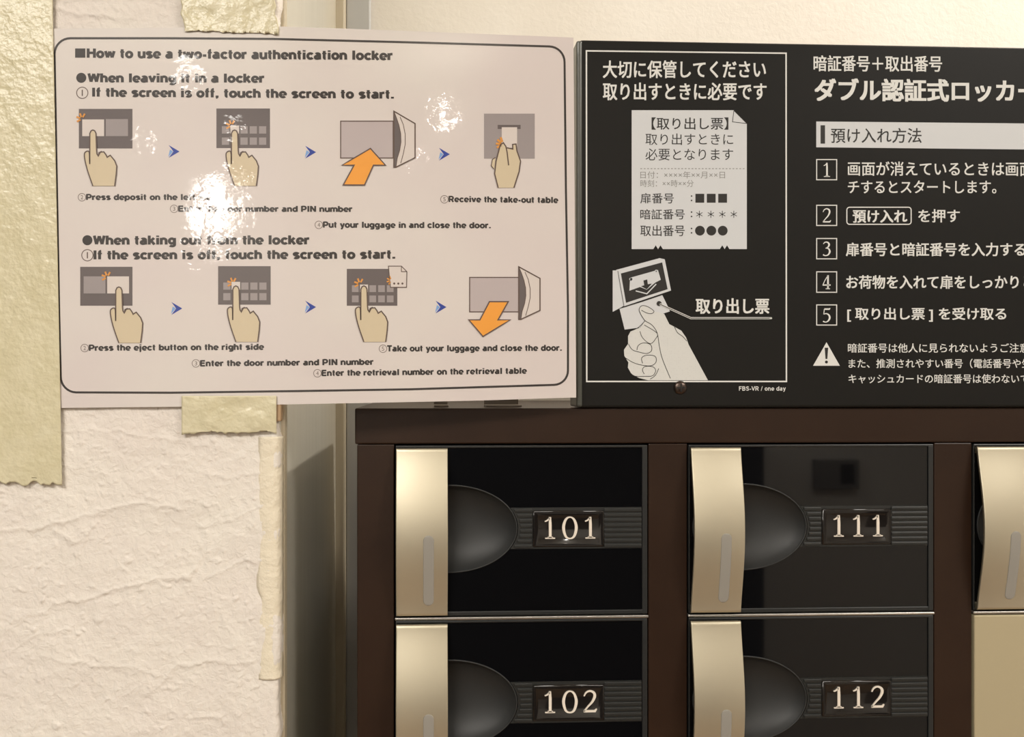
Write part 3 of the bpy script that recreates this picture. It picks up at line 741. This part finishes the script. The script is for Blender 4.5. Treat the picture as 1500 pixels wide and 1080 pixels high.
W, H = 367.5, 247.0                             # door in drawing units, origin at its top left corner
EC = (78.0, 121.0); EA, EL, EB = 98.0, 71.0, 63.0    # grip recess
def door_proto():
    d = (lambda x, y, yy: (x * U, yy, -y * U))
    YFR = 0.0004                                # front of the gloss panel
    # body: frame around the gloss panel
    bm = bmesh.new(); add_box(bm, 0, W * U, 0.014, 0.024, -H * U, 0)
    fw = 7.0
    root = bmobj('door', bm, M_BLACK)
    # rim pieces (top, right, bottom) a little proud of the panel
    bm = bmesh.new()
    add_box(bm, 0.0, W * U, -0.0006, 0.016, -3.6 * U, 0, 0.0004)
    add_box(bm, (W - 7.5) * U, W * U, -0.0006, 0.016, -H * U, -2.0 * U, 0.0004)
    add_box(bm, 0.0, W * U, -0.0003, 0.016, -H * U, -(H - 6.0) * U, 0.0004)
    add_box(bm, 0.0, 2.2 * U, -0.0003, 0.016, -H * U, -2.0 * U, 0.0003)
    bmobj('door_rim', bm, M_EDGE, root)
    # gloss panel with the recess opening cut in it
    x0, x1, y0, y1 = 2.0, W - 7.0, 3.0, H - 5.5
    angs = [2 * math.pi * k / 72 for k in range(72)]
    for cx_, cy_ in ((x0, y0), (x1, y0), (x1, y1), (x0, y1)): angs.append(math.atan2(cy_ - EC[1], cx_ - EC[0]) % (2 * math.pi))
    angs.sort(); inner, outer = [], []
    for t in angs:
        c, s = math.cos(t), math.sin(t); a = EA if c >= 0 else EL
        r = 1 / math.sqrt((c / a) ** 2 + (s / EB) ** 2); inner.append((EC[0] + r * c, EC[1] + r * s))
        k = min([q for q in (((x1 - EC[0]) / c if c > 1e-9 else ((x0 - EC[0]) / c if c < -1e-9 else 1e9)), ((y1 - EC[1]) / s if s > 1e-9 else ((y0 - EC[1]) / s if s < -1e-9 else 1e9)))])
        outer.append((EC[0] + k * c, EC[1] + k * s))
    n = len(angs)
    vs = [d(*p, YFR) for p in inner] + [d(*p, YFR) for p in outer] + [d(*p, YFR + .002) for p in outer]
    fs = [(i, (i + 1) % n, n + (i + 1) % n, n + i) for i in range(n)] + [(n + i, n + (i + 1) % n, 2 * n + (i + 1) % n, 2 * n + i) for i in range(n)]
    g = mesh('gloss_panel', vs, fs, M_GLOSS, root)
    # recess dish
    vs, fs = [], []; NR = 14
    for j in range(NR + 1):
        rr = 1 - j / NR
        dep = 0.0105 * (1 - rr ** 2.6) ** 0.8
        for (a, b) in inner: vs.append(d(EC[0] + (a - EC[0]) * rr, EC[1] + (b - EC[1]) * rr, YFR + dep + (0.0 if j else -0.0002)))
    for j in range(NR):
        for i in range(n): fs.append((j * n + i, j * n + (i + 1) % n, (j + 1) * n + (i + 1) % n, (j + 1) * n + i))
    mesh('grip_recess', vs, fs, M_GRIP, root, True)
    vs, fs = [], []
    for i, (a, b) in enumerate(inner):
        dx, dy = a - EC[0], b - EC[1]; L = math.hypot(dx, dy); dx /= L; dy /= L
        for q in range(6):
            t = 2 * math.pi * q / 6; o_ = 1.3 * math.cos(t)
            vs.append(d(a + dx * o_, b + dy * o_, YFR - 0.0002 + 0.0005 * math.sin(t)))
    for i in range(n):
        for q in range(6): fs.append((i * 6 + q, i * 6 + (q + 1) % 6, ((i + 1) % n) * 6 + (q + 1) % 6, ((i + 1) % n) * 6 + q))
    mesh('recess_rim', vs, fs, M_GRIP, root, True)
    # ribbed band
    by0, by1 = 91.0, 151.0
    def ex(y): return EC[0] + EA * math.sqrt(max(0, 1 - ((y - EC[1]) / EB) ** 2)) + 2.0
    ys = [by0 + (by1 - by0) * k / 12 for k in range(13)]
    vs = [d(ex(y), y, YFR - 0.0003) for y in ys] + [d(W - 8, y, YFR - 0.0003) for y in ys] + [d(ex(y), y, YFR) for y in ys] + [d(W - 8, y, YFR) for y in ys]
    fs = [(i, i + 1, 13 + i + 1, 13 + i) for i in range(12)] + [(0, 13, 39, 26), (12, 38, 51, 25)]
    mesh('band', vs, fs, M_RIB, root)
    bm = bmesh.new()
    for k in range(8):
        y = by0 + 3.9 + k * 7.45
        for a, b in ((ex(y) + 3, 198.0), (304.0, W - 8.5)):
            add_box(bm, a * U, b * U, YFR - 0.0011, YFR - 0.0002, -(y + 2.5) * U, -(y - 2.5) * U, 0.0004, 2)
    tag(bmobj('rib', bm, M_RIB, root), kind='stuff')
    # number plate: shallow frustum
    px0, px1, py0, py1 = 199.0, 304.0, 95.0, 148.5
    vs = [d(px0, py0, YFR), d(px1, py0, YFR), d(px1, py1, YFR), d(px0, py1, YFR)]
    vs += [d(px0 + 1, py0 + 1, YFR - .0014), d(px1 - 1, py0 + 1, YFR - .0014), d(px1 - 1, py1 - 1, YFR - .0014), d(px0 + 1, py1 - 1, YFR - .0014)]
    vs += [d(px0 + 3, py0 + 3, YFR - .0016), d(px1 - 3, py0 + 3, YFR - .0016), d(px1 - 3, py1 - 3, YFR - .0016), d(px0 + 3, py1 - 3, YFR - .0016)]
    vs += [d(px0 + 9, py0 + 8, YFR - .0004), d(px1 - 9, py0 + 8, YFR - .0004), d(px1 - 9, py1 - 6, YFR - .0004), d(px0 + 9, py1 - 6, YFR - .0004)]
    fs = [(i + 4 * k, (i + 1) % 4 + 4 * k, (i + 1) % 4 + 4 * k + 4, i + 4 * k + 4) for k in range(3) for i in range(4)] + [(12, 13, 14, 15)]
    bm = bmesh.new(); me = bpy.data.meshes.new('q'); me.from_pydata(vs, [], fs); bm.from_mesh(me)
    bmesh.ops.recalc_face_normals(bm, faces=bm.faces); bmesh.ops.bevel(bm, geom=list(bm.edges), offset=0.0003, segments=2, affect='EDGES')
    bmobj('number_plate', bm, M_PLATE, root, True)
    # bowed pull handle
    hx0, hx1, hy0, hy1 = 1.0, 75.0, 3.5, 245.0
    def bow(t): return -0.0040 - 0.0068 * math.sin(math.pi * min(1, max(0, t))) ** 1.35
    NZ, vs, fs = 48, [], []
    prof = [(hx0, .0016), (hx0, .0004), (hx0 + .5, .0001), (hx0 + 1.6, 0.0), (hx1 - 1.6, 0.0), (hx1 - .5, .0001), (hx1, .0004), (hx1, .0016)]
    tt = [0, .004, .012] + [k / NZ for k in range(1, NZ)] + [.988, .996, 1.0]
    edge_in = {0: .0012, 1: .00035, 2: 0.0}
    for k, t in enumerate(tt):
        e = edge_in.get(min(k, len(tt) - 1 - k), 0.0)
        for (x, o_) in prof: vs.append(d(x, hy0 + (hy1 - hy0) * t, bow(t) + max(o_, e)))
    m_ = len(prof)
    for k in range(len(tt) - 1):
        for i in range(m_): fs.append((k * m_ + i, k * m_ + (i + 1) % m_, (k + 1) * m_ + (i + 1) % m_, (k + 1) * m_ + i))
    fs += [tuple(range(m_)), tuple((len(tt) - 1) * m_ + i for i in reversed(range(m_)))]
    bm = bmesh.new(); me = bpy.data.meshes.new('q'); me.from_pydata(vs, [], fs); bm.from_mesh(me)
    add_box(bm, hx0 * U + .0006, hx1 * U - .0006, -0.0035, 0.0, -(hy0 + 10) * U, -(hy0 + 1) * U)
    add_box(bm, hx0 * U + .0006, hx1 * U - .0006, -0.0035, 0.0, -(hy1 - 1) * U, -(hy1 - 10) * U)
    hd = bmobj('handle', bm, M_CHAMP, root, True)
    tag(hd, 'bowed champagne metal pull handle')
    # indicator window let into the handle
    lx, r = 47.5, 7.6; vs, fs = [], []
    ya, yb = 126.0, 229.0
    pts = [(lx + r * math.cos(t), ya + r + r * math.sin(t)) for t in [math.pi + math.pi * k / 12 for k in range(13)]] + \
          [(lx + r, y) for y in np.linspace(ya + r, yb - r, 12)[1:-1]] + \
          [(lx + r * math.cos(t), yb - r + r * math.sin(t)) for t in [math.pi * k / 12 for k in range(13)]] + \
          [(lx - r, y) for y in np.linspace(yb - r, ya + r, 12)[1:-1]]
    n = len(pts)
    bw = lambda y: bow((y - hy0) / (hy1 - hy0)) - 0.00012
    for q, (sc_, dz) in enumerate(((1.0, .0006), (1.0, -.00006), (.86, -.0001))):
        for (x, y) in pts:
            yy = y; xx = lx + (x - lx) * sc_
            vs.append(d(xx, yy, bw(yy) + dz))
    fs = [(q * n + i, q * n + (i + 1) % n, (q + 1) * n + (i + 1) % n, (q + 1) * n + i) for q in range(2) for i in range(n)]
    # cap by bridging left and right sides at equal heights
    L = sorted([i for i in range(n) if pts[i][0] < lx - .01], key=lambda i: pts[i][1]); R_ = sorted([i for i in range(n) if pts[i][0] > lx + .01], key=lambda i: pts[i][1])
    for a in range(min(len(L), len(R_)) - 1): fs.append((2 * n + L[a], 2 * n + R_[a], 2 * n + R_[a + 1], 2 * n + L[a + 1]))
    bm = bmesh.new(); me = bpy.data.meshes.new('q'); me.from_pydata(vs, [], fs); bm.from_mesh(me)
    tag(bmobj('indicator_window', bm, M_LED, root, True), 'slim grey indicator window')
    return root
proto = door_proto()
def copy_door(o):
    c = o.copy(); COL.objects.link(c)
    for ch in o.children:
        k = ch.copy(); COL.objects.link(k); k.parent = c
    return c
doors = []
spots = [(0, 0, '101'), (0, 1, '102'), (1, 0, '111'), (1, 1, '112'), (2, 0, ''), (0, 2, ''), (1, 2, '')]
for q, (c, r, num) in enumerate(spots): doors.append(proto if q == 0 else copy_door(proto))
for dr, (c, r, num) in zip(doors, spots):
    dr.location = (cols[c][0], 0.0, rows[r]); dr.parent = cab; dr.matrix_parent_inverse = cab.matrix_basis.inverted()
    if num:
        dr['label'] = 'black door numbered ' + num
        o = numerals(num, 'numerals', None, 210.5 * U, -104.0 * U, 27, 32.5, 29.5, -0.0006, 0.0010, M_NUM)
        o.parent = dr
# plain champagne panels below the third column's door
for r in (1, 2):
    o = box('payment_panel', cols[2][0], cols[2][1], -0.0012, 0.02, rows[r] - DH, rows[r] - .0003, M_CHAMPFLAT, cab, 0.0008, 3)
    if r == 1: o['label'] = 'plain champagne coloured front panel'

# ================================================================== BLACK SIGN
YS = -0.0035
def SG(px, py, layer=0): return P(px, py, YS - 0.00006 * layer)
a, b, c_ = SG(845.5, 59), SG(1500, 68), SG(846.5, 594.5)
sign = empty('black_sign', (a.x + .17, YS + .01, c_.z)); tag(sign, 'black rectangular sign with white Japanese locker instructions standing above the locker', 'sign')
bm = bmesh.new(); x0, x1, z0, z1 = a.x, SG(1720, 300).x, ZT + 0.0002, SG(1100, 62).z
bm2 = bmesh.new(); add_box(bm2, x0, x1, YS, YS + 0.022, z0, z1)
vert = [e for e in bm2.edges if abs(e.verts[0].co.x - e.verts[1].co.x) < 1e-6 and abs(e.verts[0].co.z - e.verts[1].co.z) < 1e-6]
bmesh.ops.bevel(bm2, geom=vert, offset=0.0035, segments=5, affect='EDGES', profile=.5)
fr = [e for e in bm2.edges if all(abs(q.co.y - YS) < 1e-6 for q in e.verts)]
bmesh.ops.bevel(bm2, geom=fr, offset=0.0016, segments=3, affect='EDGES', profile=.5)
bm.free(); bmobj('panel', bm2, M_SIGN, sign)
# lighter strip down the left side, bevel's reflected light put into its colour
bm = bmesh.new(); add_box(bm, x0 - 0.0005, x0 + 0.0030, YS - 0.0006, YS + 0.0225, z0 + .0005, z1 - .0008, 0.0012, 3)
bmobj('bevel_sheen', bm, M_SIGNEDGE, sign)
G = Print(SG, sign)
G.line([(859, 74.5), (1151.5, 78), (1152, 559), (859.5, 559)], 2.1, True).out('panel_border', M_SIGNW)
for s, x0_, x1_, y0_, y1_, off in (('大切に保管してください', 883, 1122, 88.5, 114.5, .02), ('取り出すときに必要です', 883, 1123, 121, 147, .02), ('取り出し票', 1019, 1127, 437, 460, .028)):
    G.ink(s, x0_, x1_, y0_, y1_, off); G.out('lettering', M_SIGNW)
# ticket
G.poly([(925.3, 161.5), (1075, 161.5), (1094, 181), (1094, 365), (1068.5, 365), (1065, 359.5), (1061.5, 365), (1058, 359.5), (1054.5, 365), (971, 365), (967.5, 359.5), (964, 365), (960.5, 359.5), (957, 365), (925.3, 365)])
G.out('ticket_drawing', M_SIGNG, 1)
G.line([(1075, 162), (1073, 178.5), (1094, 181)], 0.9); G.line([(1075, 162), (1094, 181)], .8); G.out('ticket_fold', M_SIGNB, 2)
for s, x0_, x1_, y0_, y1_, off in (('【取り出し票】', 954.5, 1067, 172, 190, .008), ('取り出すときに', 945.5, 1074, 195.5, 212.5, 0), ('必要となります', 945.5, 1074, 217.5, 235, 0),
                                  ('扉番号', 938, 987, 283, 298, .004), ('暗証番号', 938, 1003, 306.5, 321.5, .004), ('取出番号', 938, 1003, 330, 346, .004)):
    G.ink(s, x0_, x1_, y0_, y1_, off); G.out('lettering', M_SIGNB, 2)
for y in (290.5, 314, 338):
    for dy in (-3.2, 3.2): G.poly(ell(1013, y + dy, 1.2, n=8))
for k in range(3): G.rect(1018.7 + 16.7 * k, 284, 1031.6 + 16.7 * k, 297)
for k in range(3): G.poly(ell(1025.3 + 16.7 * k, 338, 7.2))
for k in range(4):
    for t in (0, 60, 120):
        c1, s1 = 5.2 * math.cos(math.radians(t + 90)), 5.2 * math.sin(math.radians(t + 90))
        G.line([(1024.5 + 16.8 * k - c1, 314 - s1), (1024.5 + 16.8 * k + c1, 314 + s1)], .95)
G.out('ticket_symbols', M_SIGNB, 2)
G.ink('日付：××××年××月××日', 938, 1062, 251, 261.5, 0); G.out('lettering', M_SIGNM, 2)
G.ink('時刻：××時××分', 938, 1016, 263.5, 274, 0); G.out('lettering', M_SIGNM, 2)
x = 938
while x < 1089: G.rect(x, 246.6, x + 2.6, 247.7); x += 5
G.out('dashed_line', M_SIGNM, 2)
# hand pulling a ticket out of the slot
q6 = lambda L: [(830 + a_ / 4, 340 + b_ / 4) for a_, b_ in L]
G.poly(q6([(270, 225), (300, 225), (335, 432), (322, 440), (270, 468)])); G.out('slot_side_drawing', M_SIGNG, 1)
G.poly(q6([(310, 450), (560, 368), (590, 430), (605, 465), (500, 500), (460, 520), (430, 560), (340, 572)])); G.out('paper_drawing', M_SIGNG, 1)
G.poly(q6([(290, 222), (545, 153), (575, 160), (612, 343), (335, 436)])); G.out('slot_front_drawing', M_SIGNG, 2)
G.poly(q6([(318, 243), (560, 178), (592, 335), (348, 415)])); G.out('slot_window_drawing', M_SIGNB, 3)
G.poly(q6([(372, 268), (535, 222), (552, 280), (520, 296), (470, 338), (430, 322), (368, 344)])); G.poly(ell(830 + 376 / 4, 340 + 276 / 4, 2.3, n=12)); G.poly(ell(830 + 525 / 4, 340 + 230 / 4, 2.3, n=12))
G.line(q6([(405, 345), (470, 362), (525, 305)]), 1.6); G.out('symbol_paper', M_SIGNG, 4)
G.poly(q6([(450, 284), (472, 278), (476, 306), (500, 302), (470, 336), (436, 318), (455, 312)])); G.poly(ell(830 + 376 / 4, 340 + 276 / 4, .9, n=8)); G.poly(ell(830 + 525 / 4, 340 + 230 / 4, .9, n=8)); G.out('symbol_arrow', M_SIGNB, 5)
hnd = q6([(425, 458), (432, 438), (450, 430), (480, 438), (515, 464), (572, 480), (602, 540), (632, 556), (672, 578), (700, 618), (715, 660), (828, 869), (478, 869), (425, 856), (380, 832), (359, 795), (362, 765), (338, 725), (336, 690), (360, 656), (360, 610), (376, 580), (432, 560), (460, 520), (436, 485)])
G.poly(hnd); G.out('hand_drawing', M_HATCH, 3)
T = .9
G.line(q6([(436, 485), (425, 458), (432, 438), (450, 431), (480, 440), (512, 464), (498, 478), (468, 474), (438, 458)]), T, smooth=3)
G.line(q6([(436, 485), (460, 520), (500, 545), (530, 590), (542, 660), (560, 740), (608, 858)]), T, smooth=4)
G.line(q6([(372, 582), (420, 560), (460, 520)]), T, smooth=3)
G.line(q6([(430, 582), (445, 620), (490, 655), (522, 625), (530, 592), (455, 545)]), T, smooth=3)
G.line(q6([(362, 656), (385, 690), (430, 705), (470, 712), (498, 695), (492, 660), (450, 650), (420, 665), (412, 692)]), T, smooth=3)
G.line(q6([(345, 738), (390, 765), (440, 780), (495, 784), (524, 762), (518, 728), (470, 722), (440, 738), (445, 770)]), T, smooth=3)
G.line(q6([(368, 820), (400, 845), (460, 846), (505, 842), (522, 812), (505, 790), (460, 788), (444, 808), (455, 832)]), T, smooth=3)
G.line(q6([(632, 556), (650, 590), (680, 612), (705, 640)]), T, smooth=3)
G.line(q6([(540, 800), (520, 840), (490, 862)]), T, smooth=3)
G.line(q6([(300, 228), (336, 434)]), .8)
G.line(q6([(312, 448), (450, 405), (560, 368)]), .8)
G.poly(ell(965.5, 444.8, 3.7, n=16)); G.out('hand_outline', M_SIGNB, 4)
G.line(q6([(545, 422), (728, 505), (1198, 505)]), 2.9); G.poly(ell(1129.6, 466.2, 1.5, n=10)); G.out('leader_line', M_SIGNW, 5)
G.line(q6([(545, 422), (728, 505), (1190, 505)]), 1.1); G.out('leader_core', M_SIGNB, 6)
G.latin('FBS-VR / one day', 1082.5, 1151, 572.5, 572.5, 6.4, .17); G.out('lettering', M_SIGNW)
# right half
for s, x0_, x1_, y0_, y1_, off, sl in (('暗証番号＋取出番号', 1191.7, 1380, 81, 104.5, .018, .004), ('ダブル認証式ロッカー', 1193, 1520, 114.5, 148.5, .034, .004),
        ('画面が消えているときは画面', 1242, 1513, 236.5, 257.5, .012, .002), ('チするとスタートします。', 1242, 1459.5, 264.5, 283.5, .012, 0),
        ('預け入れ', 1249, 1329, 307.5, 326.5, .026, 0), ('を押す', 1345, 1406, 306.5, 326, .016, 0), ('扉番号と暗証番号を入力する', 1239, 1502, 355.5, 375.5, .02, 0),
        ('お荷物を入れて扉をしっかりと', 1239.5, 1513, 403.3, 423.3, .02, 0), ('[ 取り出し票 ] を受け取る', 1241, 1474, 450.6, 471.5, .02, 0),
        ('暗証番号は他人に見られないようご注意', 1242, 1507, 503, 516.8, .01, 0), ('また、推測されやすい番号（電話番号や生', 1243, 1510, 525.7, 539.6, .01, 0),
        ('キャッシュカードの暗証番号は使わないで', 1243, 1507, 548.3, 561.8, .01, 0)):
    G.ink(s, x0_, x1_, y0_, y1_, off, sl); G.out('lettering', M_SIGNW)
G.poly([(1195.7, 178), (1620, 182), (1620, 220.3), (1195.7, 215.8)]); G.out('heading_bar', M_SIGNG, 1)
G.rect(1202, 183.5, 1208.6, 210.5); G.out('heading_mark', M_SIGNB, 2)
G.ink('預け入れ方法', 1217, 1350, 187.5, 209.5, .008); G.out('lettering', M_SIGNB, 2)
G.line(rrect(1240.5, 303.7, 1334.7, 328.7, 4), 1.5, True); G.out('key_outline', M_SIGNW)
for n_, (y0_, y1_) in zip('12345', ((233.8, 263.4), (300.8, 330.4), (349.5, 379.3), (398.3, 428.3), (446.8, 476.3))):
    G.line([(1196.3, y0_), (1225.6, y0_), (1225.6, y1_), (1196.3, y1_)], 1.4, True)
    for a_, f_ in glyph_shapes(n_):
        G.raw([(1202.8 + p[0] * 16.5 / 26, y0_ + 4.3 + p[1] * 21.2 / 34) for p in a_], f_)
    G.out('boxed_numeral', M_SIGNW)
G.poly([(1210.7, 501.5), (1230.3, 536), (1191, 536)]); G.out('warning_triangle', M_SIGNW, 1)
G.poly([(1208, 509.5), (1213.2, 509.5), (1211.9, 526), (1209.3, 526)]); G.poly(ell(1210.6, 530.5, 2.2, n=12)); G.out('exclamation_mark', M_SIGNB, 2)
# screw
s0 = SG(996.5, 568)
bm = bmesh.new(); bmesh.ops.create_uvsphere(bm, u_segments=24, v_segments=12, radius=0.0040)
for q in bm.verts: q.co.y = q.co.y * .42
bm_o = bmobj('screw', bm, M_SCREW, sign, True); bm_o.matrix_world = bm_o.matrix_world
for q in bm_o.data.vertices: q.co += Vector((s0.x, YS, s0.z))
bm = bmesh.new()
add_box(bm, s0.x - .0024, s0.x + .0024, YS - .00185, YS - .0010, s0.z - .0004, s0.z + .0004); add_box(bm, s0.x - .0004, s0.x + .0004, YS - .00186, YS - .0010, s0.z - .0024, s0.z + .0024)
bmobj('screw_slot', bm, M_BLACK, sign)
# small feet behind the notice, on the cabinet top
for a_, b_, lab in ((636, 657, 'small grey bracket on the locker top, farther from the sign'), (712, 764, 'wider grey bracket on the locker top, next to the sign')):
    xa, xb = XX(a_, .03), XX(b_, .03)
    bm = bmesh.new(); add_box(bm, xa, xb, .028, .05, ZT, ZT + .0012, .0003); add_box(bm, xa, xb, .048, .0505, ZT, ZT + .022, .0003)
    tag(bmobj('bracket', bm, M_BRACKET), lab, 'bracket')
